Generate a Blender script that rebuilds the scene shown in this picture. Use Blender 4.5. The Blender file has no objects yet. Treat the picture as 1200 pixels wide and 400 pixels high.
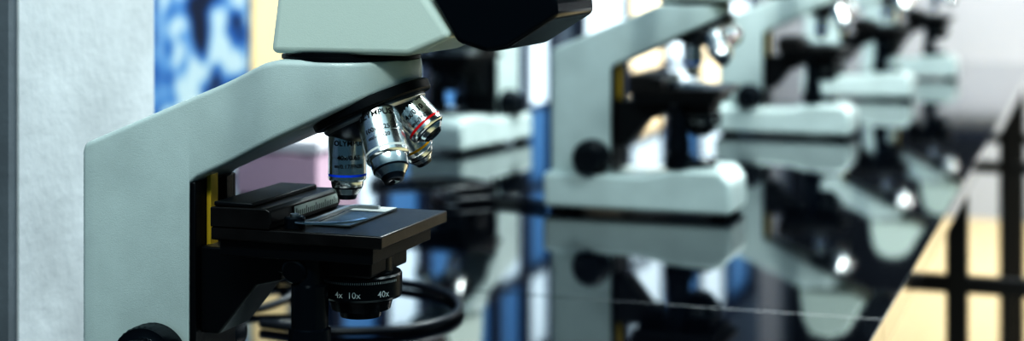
import bpy, bmesh, math, random
from mathutils import Vector, Matrix
random.seed(3)
A = math.radians(19)
U = Vector((math.sin(A), math.cos(A), 0)); V = Vector((math.cos(A), -math.sin(A), 0))
BZ = 0.90
R0 = Vector((.334, 1.536, 0))
def sw(s, w, z=0.0):            # bench coordinates: s along the bench, w across it, z above floor
    return R0 + U*s - V*w + Vector((0, 0, z))
col = bpy.context.scene.collection

# ------------------------------------------------------------ materials
def mat(name, c, rough=.5, metal=0, bump=0, bscale=400, var=0, vscale=8, emis=None, es=0, coat=0, trans=0, spec=.5):
    m = bpy.data.materials.new(name); m.use_nodes = True
    nt = m.node_tree; b = nt.nodes['Principled BSDF']
    b.inputs['Base Color'].default_value = (*c, 1)
    b.inputs['Roughness'].default_value = rough
    b.inputs['Metallic'].default_value = metal
    b.inputs['Coat Weight'].default_value = coat
    b.inputs['Transmission Weight'].default_value = trans
    b.inputs['Specular IOR Level'].default_value = spec
    tc = nt.nodes.new('ShaderNodeTexCoord')
    if var:
        n = nt.nodes.new('ShaderNodeTexNoise'); n.inputs['Scale'].default_value = vscale; n.inputs['Detail'].default_value = 8
        r = nt.nodes.new('ShaderNodeValToRGB')
        r.color_ramp.elements[0].position = .3; r.color_ramp.elements[1].position = .7
        r.color_ramp.elements[0].color = (*[x*(1-var) for x in c], 1)
        r.color_ramp.elements[1].color = (*[min(1, x*(1+var*.5)) for x in c], 1)
        nt.links.new(tc.outputs['Object'], n.inputs['Vector']); nt.links.new(n.outputs['Fac'], r.inputs[0]); nt.links.new(r.outputs[0], b.inputs['Base Color'])
    if bump:
        n = nt.nodes.new('ShaderNodeTexNoise'); n.inputs['Scale'].default_value = bscale; n.inputs['Detail'].default_value = 3
        bp = nt.nodes.new('ShaderNodeBump'); bp.inputs['Strength'].default_value = bump; bp.inputs['Distance'].default_value = .002
        nt.links.new(tc.outputs['Object'], n.inputs['Vector']); nt.links.new(n.outputs['Fac'], bp.inputs['Height']); nt.links.new(bp.outputs[0], b.inputs['Normal'])
    if emis:
        b.inputs['Emission Color'].default_value = (*emis, 1); b.inputs['Emission Strength'].default_value = es
    return m
ENAMEL = mat('enamel', (.55, .625, .615), .36, bump=.16, bscale=1400, var=.09, vscale=25, coat=.15)
ENAMEL2 = mat('enamel_head', (.66, .74, .69), .32, bump=.08, bscale=1500, coat=.15)
BLACK = mat('black_paint', (.004, .006, .009), .42, bump=.1, bscale=1200)
BLACKG = mat('black_plastic', (.006, .011, .017), .26, bump=.05, bscale=1200)
STAGE = mat('stage_black', (.018, .016, .016), .30, bump=.07, bscale=900, var=.5, vscale=60)
CHROME = mat('chrome', (.88, .90, .90), .22, 1, bump=.03, bscale=500)
SATIN = mat('satin_steel', (.55, .56, .57), .38, 1)
GUN = mat('gunmetal', (.10, .11, .13), .30, 1)
BRASS = mat('brass', (.75, .55, .08), .4, .3)
INK = mat('ink', (.01, .01, .01), .6)
WHITE = mat('scale_white', (.7, .72, .7), .5)
BLUE = mat('ring_blue', (.02, .12, .8), .35)
RED = mat('ring_red', (.65, .01, .02), .35)
YEL = mat('ring_yellow', (.85, .45, .02), .35)
GLASS = mat('slide_glass', (.07, .09, .10), .25)
LENS = mat('lens_dark', (.01, .015, .03), .08, coat=1)

# ------------------------------------------------------------ mesh helpers
def finish(bm, name, m, smooth=35, keep=False):
    bmesh.ops.recalc_face_normals(bm, faces=bm.faces)
    me = bpy.data.meshes.new(name); bm.to_mesh(me); bm.free()
    for mm in (m if isinstance(m, (list, tuple)) else [m]): me.materials.append(mm)
    if not keep:
        for p in me.polygons: p.use_smooth = True
        me.set_sharp_from_angle(angle=math.radians(smooth))
    return me
def bevel(bm, edges, off, seg):
    for f in bm.faces: f.smooth = False
    r = bmesh.ops.bevel(bm, geom=edges, offset=off, segments=seg, profile=.5, affect='EDGES')
    for f in r['faces']: f.smooth = True
def box(name, x0, x1, y0, y1, z0, z1, m, bev=.001, seg=2):
    bm = bmesh.new()
    bmesh.ops.create_cube(bm, size=1, matrix=Matrix.Translation(((x0+x1)/2, (y0+y1)/2, (z0+z1)/2)) @ Matrix.Diagonal((x1-x0, y1-y0, z1-z0, 1)))
    if bev: bevel(bm, list(bm.edges), bev, seg)
    return finish(bm, name, m, keep=True)
def extrude(name, pts, y0, y1, m, bev=.003, seg=3):   # pts in xz, extruded along y
    bm = bmesh.new()
    a = [bm.verts.new((x, y0, z)) for x, z in pts]; b = [bm.verts.new((x, y1, z)) for x, z in pts]
    bm.faces.new(a); bm.faces.new(b[::-1]); n = len(pts)
    for i in range(n): bm.faces.new((a[i], b[i], b[(i+1) % n], a[(i+1) % n]))
    bmesh.ops.recalc_face_normals(bm, faces=bm.faces)
    if bev: bevel(bm, list(bm.edges), bev, seg)
    return finish(bm, name, m, keep=True)
def lathe(name, prof, mats, seg=48, knurl=()):        # prof: (r,z,matindex[of next segment])
    bm = bmesh.new(); rings = []
    for k, p in enumerate(prof):
        r, z = p[0], p[1]; ring = []
        for i in range(seg):
            rr = r*(1-.035*(i % 2)) if k in knurl else r
            ring.append(bm.verts.new((rr*math.cos(2*math.pi*i/seg), rr*math.sin(2*math.pi*i/seg), z)))
        rings.append(ring)
    for k in range(len(prof)-1):
        mi = prof[k][2] if len(prof[k]) > 2 else 0
        for i in range(seg):
            f = bm.faces.new((rings[k][i], rings[k][(i+1) % seg], rings[k+1][(i+1) % seg], rings[k+1][i])); f.material_index = mi
    for ring, idx in ((rings[0], 0), (rings[-1], -1)):
        f = bm.faces.new(ring); f.material_index = prof[idx][2] if len(prof[idx]) > 2 else 0
    return finish(bm, name, mats, 30)
def ribbon(name, pts, wd, th, m):
    bm = bmesh.new(); L = []
    for i, p in enumerate(pts):
        p = Vector(p); a = Vector(pts[max(i-1, 0)]); b = Vector(pts[min(i+1, len(pts)-1)])
        t = (b-a).normalized(); n = Vector((-t.y, t.x, 0)).normalized()
        L.append([bm.verts.new(p+n*wd/2), bm.verts.new(p-n*wd/2), bm.verts.new(p-n*wd/2+Vector((0, 0, th))), bm.verts.new(p+n*wd/2+Vector((0, 0, th)))])
    for i in range(len(L)-1):
        for k in range(4): bm.faces.new((L[i][k], L[i][(k+1) % 4], L[i+1][(k+1) % 4], L[i+1][k]))
    bm.faces.new(L[0]); bm.faces.new(L[-1])
    return finish(bm, name, m)
def smooth_pts(pts, n=10, closed=False):
    out = []; P = [Vector(p) for p in pts]
    for i in range(len(P)-1):
        p0 = P[max(i-1, 0)]; p1 = P[i]; p2 = P[i+1]; p3 = P[min(i+2, len(P)-1)]
        for k in range(n):
            t = k/n
            out.append(.5*((2*p1)+(p2-p0)*t+(2*p0-5*p1+4*p2-p3)*t*t+(3*p1-p0-3*p2+p3)*t**3))
    out.append(P[-1]); return out
def tube(name, pts, r, m, seg=12, n=10):
    P = smooth_pts(pts, n); bm = bmesh.new(); rings = []
    for i, p in enumerate(P):
        t = (P[min(i+1, len(P)-1)]-P[max(i-1, 0)]).normalized()
        up = Vector((0, 0, 1)) if abs(t.z) < .9 else Vector((1, 0, 0))
        a = t.cross(up).normalized(); b = a.cross(t)
        rings.append([bm.verts.new(p+a*r*math.cos(2*math.pi*k/seg)+b*r*math.sin(2*math.pi*k/seg)) for k in range(seg)])
    for i in range(len(rings)-1):
        for k in range(seg): bm.faces.new((rings[i][k], rings[i][(k+1) % seg], rings[i+1][(k+1) % seg], rings[i+1][k]))
    bm.faces.new(rings[0]); bm.faces.new(rings[-1])
    return finish(bm, name, m)
def text_cyl(name, txt, size, r, z0, m, ang=0):
    cu = bpy.data.curves.new(name, 'FONT'); cu.body = txt; cu.size = size; cu.align_x = 'CENTER'; cu.resolution_u = 3
    cu.offset = size*.012
    o = bpy.data.objects.new(name, cu); col.objects.link(o)
    dg = bpy.context.evaluated_depsgraph_get(); me = bpy.data.meshes.new_from_object(o.evaluated_get(dg))
    bpy.data.objects.remove(o)
    for v in me.vertices:
        a = ang + v.co.x/r; rr = r+.00015
        v.co = Vector((rr*math.cos(a), rr*math.sin(a), z0+v.co.y))
    me.materials.clear(); me.materials.append(m)
    return me
def add(name, me, parent=None, M=None):
    o = bpy.data.objects.new(name, me); col.objects.link(o)
    if parent: o.parent = parent
    if M is not None: o.matrix_local = M
    return o
def empty(name, loc, rz=0):
    e = bpy.data.objects.new(name, None); e.empty_display_size = .05; col.objects.link(e)
    e.location = loc; e.rotation_euler = (0, 0, rz); return e

# ------------------------------------------------------------ microscope parts (local: x toward user, y across, z up)
PARTS = []
def part(name, me, M=None): PARTS.append((name, me, M if M is not None else Matrix.Identity(4)))
CX = .1016
def arm_mesh():
    def sec(x, zb, zt, hw, r):
        r = min(r, hw*.9, (zt-zb)*.45); out = []
        for cy, cz, a0 in ((hw-r, zt-r, 0), (-hw+r, zt-r, 90), (-hw+r, zb+r, 180), (hw-r, zb+r, 270)):
            for k in range(6):
                a = math.radians(a0+18*k); out.append((x, cy+r*math.cos(a), cz+r*math.sin(a)))
        return out
    def zt(x): return .2045+(x+.081)*.406 if x < .060 else min(.2645, .2645-.0027*max(0, 1-(x-.06)/.012))
    def zb(x): return .183+.451*x
    def hw(x):
        if x <= .02: return .028
        if x < .0716:
            t = (x-.02)/.0516; t = t*t*(3-2*t); return .028+(.045-.028)*t
        if x <= CX: return .045
        return math.sqrt(max(1e-6, .045**2-(x-CX)**2))
    S = []
    for dx, ins in ((0, .004), (.0006, .0022), (.002, .0008), (.004, 0)):
        x = -.081+dx; S.append(sec(x, .03, zt(x)-ins, .028-ins, .004))
    for i in range(1, 12):
        x = -.077+i*(.0765/11); S.append(sec(x, .03, zt(x), .028, .004))
    S.append(sec(0, .181, zt(0), .028, .004))
    N = 46
    for i in range(1, N+1):
        x = .1458*(1-(1-i/N)**1.6)
        S.append(sec(x, zb(x), zt(x)-(0 if x < .142 else .001), hw(x), .004))
    bm = bmesh.new(); R = [[bm.verts.new(p) for p in s] for s in S]
    n = len(S[0])
    for i in range(len(R)-1):
        for k in range(n): bm.faces.new((R[i][k], R[i][(k+1) % n], R[i+1][(k+1) % n], R[i+1][k]))
    bm.faces.new(R[0]); bm.faces.new(R[-1])
    return finish(bm, 'arm', ENAMEL, 32)
part('arm', arm_mesh())
part('base', extrude('base', [(-.084, .005), (.158, .005), (.158, .045), (.144, .060), (.086, .060), (.045, .050), (-.084, .050)], -.052, .052, ENAMEL, .006, 4))
for i, (x, y) in enumerate(((-.065, -.035), (-.065, .035), (.14, -.035), (.14, .035))):
    part('foot_%d' % i, lathe('foot', [(.010, 0), (.010, .006)], BLACK, 20), Matrix.Translation((x, y, 0)))
part('lamp_collector', lathe('lamp', [(.027, .0595, 0), (.027, .066, 0), (.023, .070, 0), (.019, .070, 1), (.0185, .0695, 1)], [BLACKG, LENS]), Matrix.Translation((CX, 0, 0)))
part('column_cover', box('cc', -.0005, .004, -.0272, .0272, .052, .183, BLACK, .001))
part('rack_guide', box('rg', .0042, .0075, -.0135, -.0035, .12, .187, BRASS, .0005))
part('rack_guide_far', box('rg2', .0042, .0075, .008, .017, .12, .183, BLACKG, .0005))
part('stage_carrier', extrude('sc', [(.0045, .085), (.018, .085), (.045, .118), (.062, .122), (.062, .141), (.0045, .141)], -.022, .020, BLACK, .0015))
for sg, nm in ((-1, 'near'), (1, 'far')):
    M = Matrix.Translation((-.0225, sg*.0275, .068)) @ Matrix.Rotation(-sg*math.pi/2, 4, 'X')
    part('coarse_knob_'+nm, lathe('ck', [(.017, 0), (.017, .004), (.0235, .0045), (.024, .006), (.024, .018), (.023, .020), (.018, .0205), (.0175, .021), (.0175, .033), (.0165, .035), (.013, .0352), (.012, .0345)], BLACKG, 72, knurl=(3, 4, 7, 8)), M)
# stage
part('stage_plate', box('sp', .0305, .146, -.055, .055, .152, .160, STAGE, .0009))
part('stage_lower_plate', box('sl', .034, .138, -.050, .046, .1415, .1517, BLACK, .0008))
part('stage_slide_block', extrude('sb', [(.0305, .1602), (.071, .1602), (.073, .164), (.072, .1715), (.069, .173), (.0305, .1725)], -.056, .045, STAGE, .0008))
part('stage_rear_bar', box('srb', .031, .058, -.052, .040, .1727, .1755, BLACK, .0008))
def vernier():
    bm = bmesh.new()
    def q(x, y0, y1, z0, z1, mi):
        f = bm.faces.new([bm.verts.new(p) for p in ((x, y0, z0), (x, y1, z0), (x, y1, z1), (x, y0, z1))]); f.material_index = mi
    q(.07325, -.025, .040, .1638, .1705, 0)
    for i in range(22):
        y = -.022+i*.0028; q(.0734, y, y+.0008, .1640, .1672 if i % 5 else .1688, 1)
    me = bpy.data.meshes.new('vernier'); bm.to_mesh(me); bm.free(); me.materials.append(mat('scale_plate', (.45, .50, .47), .4)); me.materials.append(INK); return me
part('vernier_scale', vernier())
part('slide', box('slide', .088, .114, -.030, .046, .1602, .1614, GLASS, .0002, 1))
part('slide_label', box('slabel', .0882, .1138, .026, .0455, .1615, .1617, WHITE, 0))
part('clip_pivot', lathe('cp', [(.0065, .1602), (.0065, .1665), (.0055, .1675)], BLACKG, 32), Matrix.Translation((.0825, -.043, 0)))
part('clip_pivot_cap', lathe('cpc', [(.003, .1676), (.003, .169)], SATIN, 24), Matrix.Translation((.0825, -.043, 0)))
part('slide_clip', ribbon('clip', smooth_pts([(.083, -.046, .1640), (.094, -.048, .1640), (.108, -.043, .1640), (.117, -.034, .1640), (.121, -.022, .1640)]), .0042, .0012, CHROME))
part('slide_holder', ribbon('clip2', smooth_pts([(.076, -.030, .1616), (.0865, -.030, .1616), (.0868, 0, .1616), (.0865, .034, .1616), (.105, .037, .1616)]), .0035, .002, SATIN))
# condenser
part('condenser_mount', box('cm', .063, .128, -.03, .03, .1285, .1410, BLACK, .002))
part('condenser', lathe('cond', [(.019, .1405), (.021, .1405), (.021, .1285), (.0255, .1275), (.0265, .1262), (.0265, .1135), (.0255, .112), (.021, .1115), (.019, .104), (.014, .1035), (.013, .099)], BLACKG, 72), Matrix.Translation((.108, 0, 0)))
part('condenser_top_lens', lathe('ctl', [(.013, .140), (.013, .1585), (.010, .1592)], GUN, 40), Matrix.Translation((CX, 0, -.0075)))
camdir = Vector((.485, -.874, 0))
ca = math.atan2(camdir.y, camdir.x)
part('condenser_scale', text_cyl('cs', '4x  10x       40x', .0056, .0266, .1150, WHITE, ca-.05), Matrix.Translation((.108, 0, 0)))
def ticks(r, z0, z1, a0, a1, n):
    bm = bmesh.new()
    for i in range(n):
        a = a0+(a1-a0)*i/(n-1); d = .0002/r
        bm.faces.new([bm.verts.new((r*math.cos(t), r*math.sin(t), z)) for t, z in ((a-d, z0), (a+d, z0), (a+d, z1), (a-d, z1))])
    me = bpy.data.meshes.new('ticks'); bm.to_mesh(me); bm.free(); me.materials.append(WHITE); return me
part('condenser_ticks', ticks(.02665, .1232, .1248, ca-1.1, ca+.9, 40), Matrix.Translation((.108, 0, 0)))
part('condenser_lever', lathe('clv', [(.007, 0), (.0085, .001), (.0085, .010), (.007, .012), (.003, .0125), (.003, .03)], BLACKG, 36, knurl=(1, 2)), Matrix.Translation((.083, -.046, .133)) @ Matrix.Rotation(math.radians(-75), 4, 'X'))
part('stage_drive', lathe('sd', [(.008, .1415), (.008, .125), (.0115, .124), (.0115, .098), (.013, .097), (.0135, .080), (.0125, .078), (.009, .0775), (.0165, .077), (.017, .062), (.016, .060)], BLACKG, 60, knurl=(3, 4, 8, 9)), Matrix.Translation((.0895, -.036, 0)))
# nosepiece
th = math.radians(23.2)
nd = Vector((math.sin(th), 0, -math.cos(th)))
NC = Vector((.1165, 0, .2317))
def basis(zdir, org):
    z = zdir.normalized(); x = (camdir - z*camdir.dot(z)).normalized(); y = z.cross(x)
    M = Matrix((x, y, z)).transposed().to_4x4(); M.translation = org; return M
MN = basis(-nd, NC)
part('nosepiece_plate', lathe('np', [(.033, .006), (.0385, .0055), (.0395, .0045), (.0395, -.0005), (.0385, -.0015), (.035, -.002)], BLACK, 72), MN)
part('nosepiece_turret', lathe('nt', [(.034, -.002, 0), (.0345, -.004, 0), (.033, -.006, 1), (.030, -.0075, 1), (.022, -.014, 1), (.012, -.018, 1), (.004, -.019, 1)], [SATIN, GUN], 64), MN)
def objective(nm, d, base, L, R, ring, lab, tipL, tl, ta=.05):
    P = [(R*.86, .004, 1), (R*.86, -.002, 1), (R*.93, -.0022, 1), (R*.93, -.0045, 0), (R, -.005, 0), (R*1.0, -(L-tipL)*.60, 0), (R*.97, -(L-tipL)*.605, 0), (R*.97, -(L-tipL)*.63, 0), (R*1.0, -(L-tipL)*.635, 0),
         (R*1.0, -(L-tipL)+.0045, 2), (R*1.0, -(L-tipL)+.003, 0), (R*1.0, -(L-tipL)+.001, 0), (R*.93, -(L-tipL), 0), (R*.86, -(L-tipL)-.0005, 0),
         (R*.82, -L+tl+.002, 1), (R*.77, -L+tl+.001, 0), (R*.72, -L+tl, 0), (R*.55, -L+tl*.5, 1), (R*.45, -L, 1), (R*.30, -L-.0002, 3), (R*.1, -L+.0008, 3)]
    M = basis(-d, base)
    part('objective_'+nm, lathe('obj', P, [CHROME, GUN, ring, LENS], 64), M)
    z = -.0115
    for t, s in lab:
        if t: part('objective_text_'+nm, text_cyl('txt', t, s, R, z, INK, ta), M)
        z -= s*1.2
c, s_ = math.cos(th), math.sin(th)
tang = Vector((math.cos(th), 0, math.sin(th)))
rad = .019
Y_ = Vector((0, 1, 0))
objective('40x', Vector((0, 0, -1)), Vector((CX-.003, 0, NC.z-rad*s_+.001)), .052, .0122, BLUE, [('', .0045), ('OLYMPUS', .0046), ('', .003), ('40x/0.65', .0044), ('\u221e/0.17/FN20', .0036)], .012, .006, 0)
objective('100x', nd*c - Y_*s_ + Vector((.06, 0, 0)), NC - Y_*rad + nd*.002 + tang*.010, .051, .0136, WHITE, [('OLYMPUS', .0056), ('', .0025), ('100x/1.25', .0042), ('\u221e/-/FN20', .0036)], .015, .006, -.25)
objective('10x', nd*c + Y_*s_, NC + Y_*rad + nd*.002 + tang*.004, .045, .0118, YEL, [('10x/0.25', .0045), ('\u221e/-/FN20', .0035)], .010, .005)
objective('4x', nd*c + tang*s_, NC + tang*rad, .034, .0124, RED, [('OLYMPUS', .0052), ('4x/0.10', .0048), ('\u221e/-/FN20', .0038)], .005, .003)
# head
part('head_ring', lathe('hr', [(.0445, .2640), (.0445, .2662), (.042, .2664), (.042, .2686)], BLACK, 72), Matrix.Translation((CX, 0, 0)))
part('head', extrude('head', [(.064, .2680), (.158, .2680), (.186, .2800), (.168, .3060), (.150, .338), (.120, .352), (.085, .345), (.071, .320)], -.041, .041, ENAMEL2, .0045, 4))
part('binocular_housing', extrude('bh', [(.1885, .2770), (.2075, .2715), (.220, .2735), (.252, .2935), (.251, .304), (.234, .338), (.212, .352), (.180, .345), (.1705, .3065)], -.039, .039, BLACKG, .003, 4))
for sg in (-1, 1):
    d = Vector((math.cos(math.radians(32)), 0, math.sin(math.radians(32))))
    part('eyepiece_%s' % ('a' if sg < 0 else 'b'), lathe('ep', [(.0145, -.01, 0), (.0145, .025, 0), (.0165, .026, 0), (.017, .045, 0), (.019, .052, 0), (.0185, .060, 0), (.013, .061, 1), (.012, .059, 1)], [BLACKG, LENS]), basis(d, Vector((.238, sg*.024, .322))))

def microscope(x, y, rz=-A):
    e = empty('microscope', (x, y, BZ+.0005), rz)
    for n, me, M in PARTS: add(n, me, e, M)
    return e
microscope(-.1988, 1.1265)
microscope(.1348, 2.188)
microscope(.4586, 3.08)
microscope(.745, 3.85)
microscope(1.0, 4.45)
microscope(-.050, 2.92, -A-math.radians(100))

# ------------------------------------------------------------ bench
TOP = mat('bench_gloss_black', (.002, .004, .008), .035, bump=.02, bscale=6, coat=.4, spec=.6)
STEEL = mat('bench_steel', (.015, .016, .02), .5)
bench = empty('laboratory_bench', (0, 0, 0))
def slab(name, pts, z0, z1, m, bev=.003):
    bm = bmesh.new()
    a = [bm.verts.new(sw(s, w, z0)) for s, w in pts]; b = [bm.verts.new(sw(s, w, z1)) for s, w in pts]; n = len(pts)
    bm.faces.new(a); bm.faces.new(b)
    for i in range(n): bm.faces.new((a[i], a[(i+1) % n], b[(i+1) % n], b[i]))
    bmesh.ops.recalc_face_normals(bm, faces=bm.faces)
    if bev: bevel(bm, [e for e in bm.edges if abs(e.verts[0].co.z-e.verts[1].co.z) < 1e-6], bev, 3)
    return finish(bm, name, m, keep=True)
W = .95; pw = .549; p0, p1 = -.518, -.333
add('top_near', slab('tn', [(-1.3, 0), (-.001, 0), (-.001, W), (p1+.004, W), (p1+.004, pw-.004), (p0-.014, pw-.004), (p0-.014, W), (-1.3, W)], BZ-.03, BZ, TOP, .0008), bench)
add('top_far', slab('tf', [(.001, 0), (3.62, 0), (3.62, W), (.001, W)], BZ-.03, BZ, TOP, .0008), bench)
for i, s in enumerate((-1.2, .0, 1.306, 2.87, 3.55)):
    for j, w in enumerate((.035, .91)):
        add('leg_%d_%d' % (i, j), slab('leg', [(s-.016, w-.016), (s+.016, w-.016), (s+.016, w+.016), (s-.016, w+.016)], 0, BZ-.031, STEEL, 0), bench)
    if i > 1: add('crossbar_%d' % i, slab('cb', [(s-.012, -.12), (s+.012, -.12), (s+.012, .89), (s-.012, .89)], BZ-.225, BZ-.20, STEEL, 0), bench)
    add('rail_%d' % i, slab('cr', [(s-.012, .05), (s+.012, .05), (s+.012, .89), (s-.012, .89)], BZ-.07, BZ-.0315, STEEL, 0), bench)

# ------------------------------------------------------------ room
PLASTER = mat('plaster', (.60, .62, .64), .85, bump=.4, bscale=90, var=.2, vscale=9)
PLASTER_D = mat('plaster_darkened', (.18, .20, .22), .85, bump=.4, bscale=90, var=.2, vscale=12)  # darker plaster copy: the front face's darkness is put into the colour
WALLL = mat('wall_paint_blue_grey', (.10, .14, .20), .8, var=.3, vscale=4)
WALLF = mat('wall_paint_lilac', (.43, .46, .52), .8, var=.06, vscale=2)
FLOOR = mat('floor_terrazzo', (.72, .58, .36), .35, var=.15, vscale=30)
FRAME = mat('window_frame', (.02, .03, .06), .5)
DARKENER = mat('darkener_panel', (.010, .014, .022), .6, var=.3, vscale=6)  # dark surface of the added panel that bench reflections pick up
pane_b = mat('daylight_pane_blue', (.1, .2, .35), .2, emis=(.13, .32, .60), es=.5)
pane_w = mat('daylight_pane_white', (.5, .55, .6), .2, emis=(.68, .86, .97), es=.9)
pane_y = mat('daylight_pane_warm', (.8, .7, .5), .2, emis=(1, .84, .58), es=1.0)
add('pillar', slab('pl', [(p0, pw), (p1, pw), (p1, pw+.36), (p0, pw+.36)], 0, 2.8, PLASTER, .002))
add('pillar_front_dark', slab('tr', [(p0-.010, pw+.002), (p0-.0005, pw+.002), (p0-.0005, pw+.36), (p0-.010, pw+.36)], 0, 2.8, PLASTER_D, .002))  # thin sheet added to darken the pillar's front face
add('floor', slab('fl', [(-2.2, -3.5), (6.6, -3.5), (6.6, 1.5), (-2.2, 1.5)], -.05, 0, FLOOR, 0))
add('wall_left', slab('wl', [(-2.2, 1.35), (6.5, 1.35), (6.5, 1.45), (-2.2, 1.45)], 0, 2.8, WALLL, 0))
add('wall_back', slab('wb', [(6.5, -3.5), (6.6, -3.5), (6.6, 1.45), (6.5, 1.45)], 0, 2.8, WALLF, 0))
bb = empty('reflection_darkener', (0, 0, 0))  # unseen dark panel, added high on the wall to darken bench reflections
add('panel', slab('bbp', [(6.47, -3.0), (6.499, -3.0), (6.499, 1.2), (6.47, 1.2)], 1.42, 2.7, DARKENER, 0), bb)
add('darkener_ledge', slab('bbl', [(6.43, -3.0), (6.499, -3.0), (6.499, 1.2), (6.43, 1.2)], 1.39, 1.418, FRAME, 0), bb)  # lower edge of the added reflection panel
nwin = [0]
def window(s0, s1, z0, z1, rows):
    nwin[0] += 1
    e = empty('window_%d' % nwin[0], (0, 0, 0)); n = len(rows[0]); nr = len(rows)
    def P(name, a, b, za, zb, dep0, dep1, m):
        add(name, slab(name, [(a, 1.35-dep1), (b, 1.35-dep1), (b, 1.35-dep0), (a, 1.35-dep0)], za, zb, m, 0), e)
    for j, panes in enumerate(rows):
        za = z0+(z1-z0)*j/nr; zb = z0+(z1-z0)*(j+1)/nr
        for i, m in enumerate(panes):
            a = s0+(s1-s0)*i/n; b = s0+(s1-s0)*(i+1)/n
            P('pane_%d_%d' % (j, i), a+.02, b-.02, za+.01, zb-.01, .001, .01, m)
        P('transom_%d' % j, s0, s1, za-.012, za+.008, .001, .028, FRAME)
    for i in range(n+1):
        a = s0+(s1-s0)*i/n; P('mullion_%d' % i, a-.018, a+.018, z0, z1, .001, .03, FRAME)
    P('sill', s0-.05, s1+.05, z0-.04, z0-.013, .001, .06, FRAME); P('head', s0-.05, s1+.05, z1, z1+.04, .001, .04, FRAME)
b_, w_, y_ = pane_b, pane_w, pane_y
window(1.70, 3.2, .78, 1.95, [[b_, w_, b_, w_, w_, w_], [w_, b_, w_, b_, w_, b_], [b_, w_, b_, w_, w_, b_], [b_, w_, b_, b_, b_, w_], [b_, b_, w_, b_, b_, b_]])
window(3.5, 6.2, .80, 2.1, [[w_, y_, w_, y_, w_], [y_, w_, b_, w_, b_], [b_, w_, b_, w_, b_]])
def poster_mat():
    m = bpy.data.materials.new('poster_print'); m.use_nodes = True; nt = m.node_tree; b = nt.nodes['Principled BSDF']
    tc = nt.nodes.new('ShaderNodeTexCoord'); n = nt.nodes.new('ShaderNodeTexNoise'); n.inputs['Scale'].default_value = 11; n.inputs['Detail'].default_value = 1
    r = nt.nodes.new('ShaderNodeValToRGB'); cr = r.color_ramp; cr.interpolation = 'LINEAR'
    cr.elements[0].position = .40; cr.elements[0].color = (.008, .018, .05, 1)
    cr.elements[1].position = .47; cr.elements[1].color = (.02, .10, .30, 1)
    for p, c4 in ((.53, (.10, .24, .46, 1)), (.60, (.40, .50, .56, 1))):
        e = cr.elements.new(p); e.color = c4
    nt.links.new(tc.outputs['Object'], n.inputs['Vector']); nt.links.new(n.outputs['Fac'], r.inputs[0]); nt.links.new(r.outputs[0], b.inputs['Base Color']); return m
add('poster', slab('po', [(.90, 1.340), (1.335, 1.340), (1.335, 1.349), (.90, 1.349)], .82, 1.55, poster_mat(), 0))
add('notice_sheet', slab('no', [(1.35, 1.340), (1.50, 1.340), (1.50, 1.349), (1.35, 1.349)], .85, 1.5, mat('paper_warm', (.80, .64, .40), .6), 0))

# ------------------------------------------------------------ things on the bench
def tray(name, s, w, ls, lw, h, m, m2):
    e = empty(name, (0, 0, 0))
    add('box', slab('bx', [(s, w), (s+ls, w), (s+ls, w+lw), (s, w+lw)], BZ+.0005, BZ+h, m, .004), e)
    add('lid', slab('ld', [(s-.004, w-.004), (s+ls+.004, w-.004), (s+ls+.004, w+lw+.004), (s-.004, w+lw+.004)], BZ+h+.0003, BZ+h+.02, m2, .004), e)
tray('storage_box', .50, .80, .14, .12, .060, mat('box_pink', (.72, .52, .62), .5), mat('lid_mauve', (.85, .80, .84), .5))
RUB = mat('cable_rubber', (.012, .014, .02), .35)
z = BZ+.0045
def cable(pts, r=.004): add('power_cable', tube('cable', [(x, y, z+dz) for x, y, dz in pts], r, RUB))
cable([(-.22, 1.50, 0), (-.16, 1.47, 0), (-.10, 1.475, 0), (-.062, 1.51, 0), (-.048, 1.56, 0), (-.058, 1.62, 0), (-.095, 1.67, 0), (-.15, 1.70, 0), (-.21, 1.70, 0), (-.27, 1.66, 0), (-.285, 1.60, 0), (-.27, 1.54, 0)])
cable([(-.31, 1.78, 0), (-.25, 1.73, .0), (-.20, 1.62, .008), (-.235, 1.56, .0), (-.29, 1.59, .008), (-.27, 1.75, 0), (-.20, 1.82, 0)], .0035)
cable([(.04, 2.19, .001), (-.02, 2.24, .001), (-.08, 2.22, .001), (-.10, 2.30, .001), (-.03, 2.36, .001), (-.09, 2.42, .001), (-.20, 2.40, .001)], .005)
cable([(.16, 2.42, .001), (.22, 2.5, .001), (.30, 2.46, .001), (.33, 2.6, .001), (.25, 2.7, .001)], .005)

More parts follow.
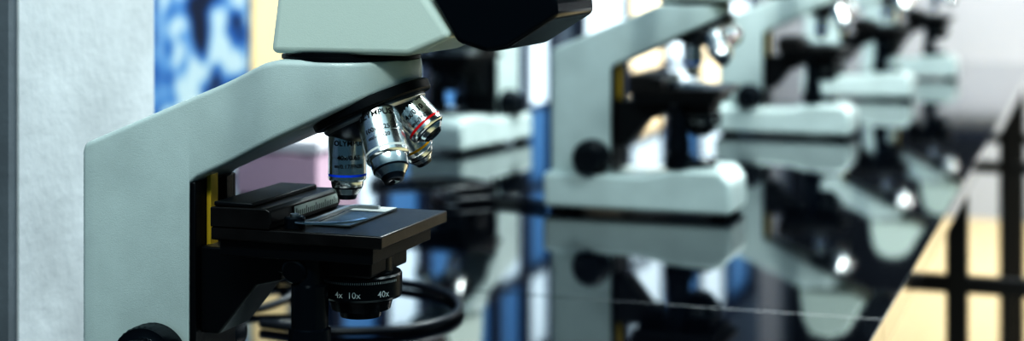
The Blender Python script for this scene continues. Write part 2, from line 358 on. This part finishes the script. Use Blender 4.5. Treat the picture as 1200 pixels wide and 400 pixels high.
# ------------------------------------------------------------ lights
def area(name, loc, tgt, sx, sy, p, c):
    l = bpy.data.lights.new(name, 'AREA'); l.shape = 'RECTANGLE'; l.size = sx; l.size_y = sy; l.energy = p; l.color = c
    o = bpy.data.objects.new(name, l); col.objects.link(o); o.location = loc
    o.rotation_euler = (Vector(tgt)-Vector(loc)).to_track_quat('-Z', 'Y').to_euler()
area('added_light', (-.5, -.3, 2.6), (-.2, 1.15, 1.1), 1.2, .3, 22, (.92, 1, .97))  # added key from the left for near faces and chrome highlights
area('added_light', (1.2, .9, 2.6), (-.1, 1.15, 1.1), .3, 1.2, 19, (.88, .98, 1))  # added key from the right, no fixture behind it
area('added_light', (.9, 2.6, 2.6), (.5, 2.9, .9), .5, 1.6, 54, (.93, 1, .98))  # added to brighten the microscope row
area('added_light', (3.2, 5.6, 2.75), (2.6, 6.6, .4), 1.0, 2.0, 120, (1, .95, .88))  # added to brighten the far wall and floor
w = bpy.data.worlds.new('World'); bpy.context.scene.world = w; w.use_nodes = True
nt = w.node_tree; bg = nt.nodes['Background']
tc = nt.nodes.new('ShaderNodeTexCoord'); sx = nt.nodes.new('ShaderNodeSeparateXYZ'); r = nt.nodes.new('ShaderNodeValToRGB')
nt.links.new(tc.outputs['Generated'], sx.inputs[0]); nt.links.new(sx.outputs['Z'], r.inputs[0]); nt.links.new(r.outputs[0], bg.inputs[0])
r.color_ramp.elements[0].position = .02; r.color_ramp.elements[0].color = (.06, .12, .16, 1)
r.color_ramp.elements[1].position = .75; r.color_ramp.elements[1].color = (.66, .92, 1, 1)
bg.inputs[1].default_value = .52

cam = bpy.data.cameras.new('camera'); co = bpy.data.objects.new('camera', cam); col.objects.link(co)
co.location = (0, 0, 1.234); co.rotation_euler = (math.pi/2, 0, 0)
cam.lens = 60; cam.sensor_width = 36; cam.shift_y = -260/1200
cam.dof.use_dof = True; cam.dof.focus_distance = 1.075; cam.dof.aperture_fstop = 4.9
bpy.context.scene.camera = co
bpy.context.scene.view_settings.view_transform = 'Standard'
bpy.context.scene.view_settings.look = 'Very High Contrast'
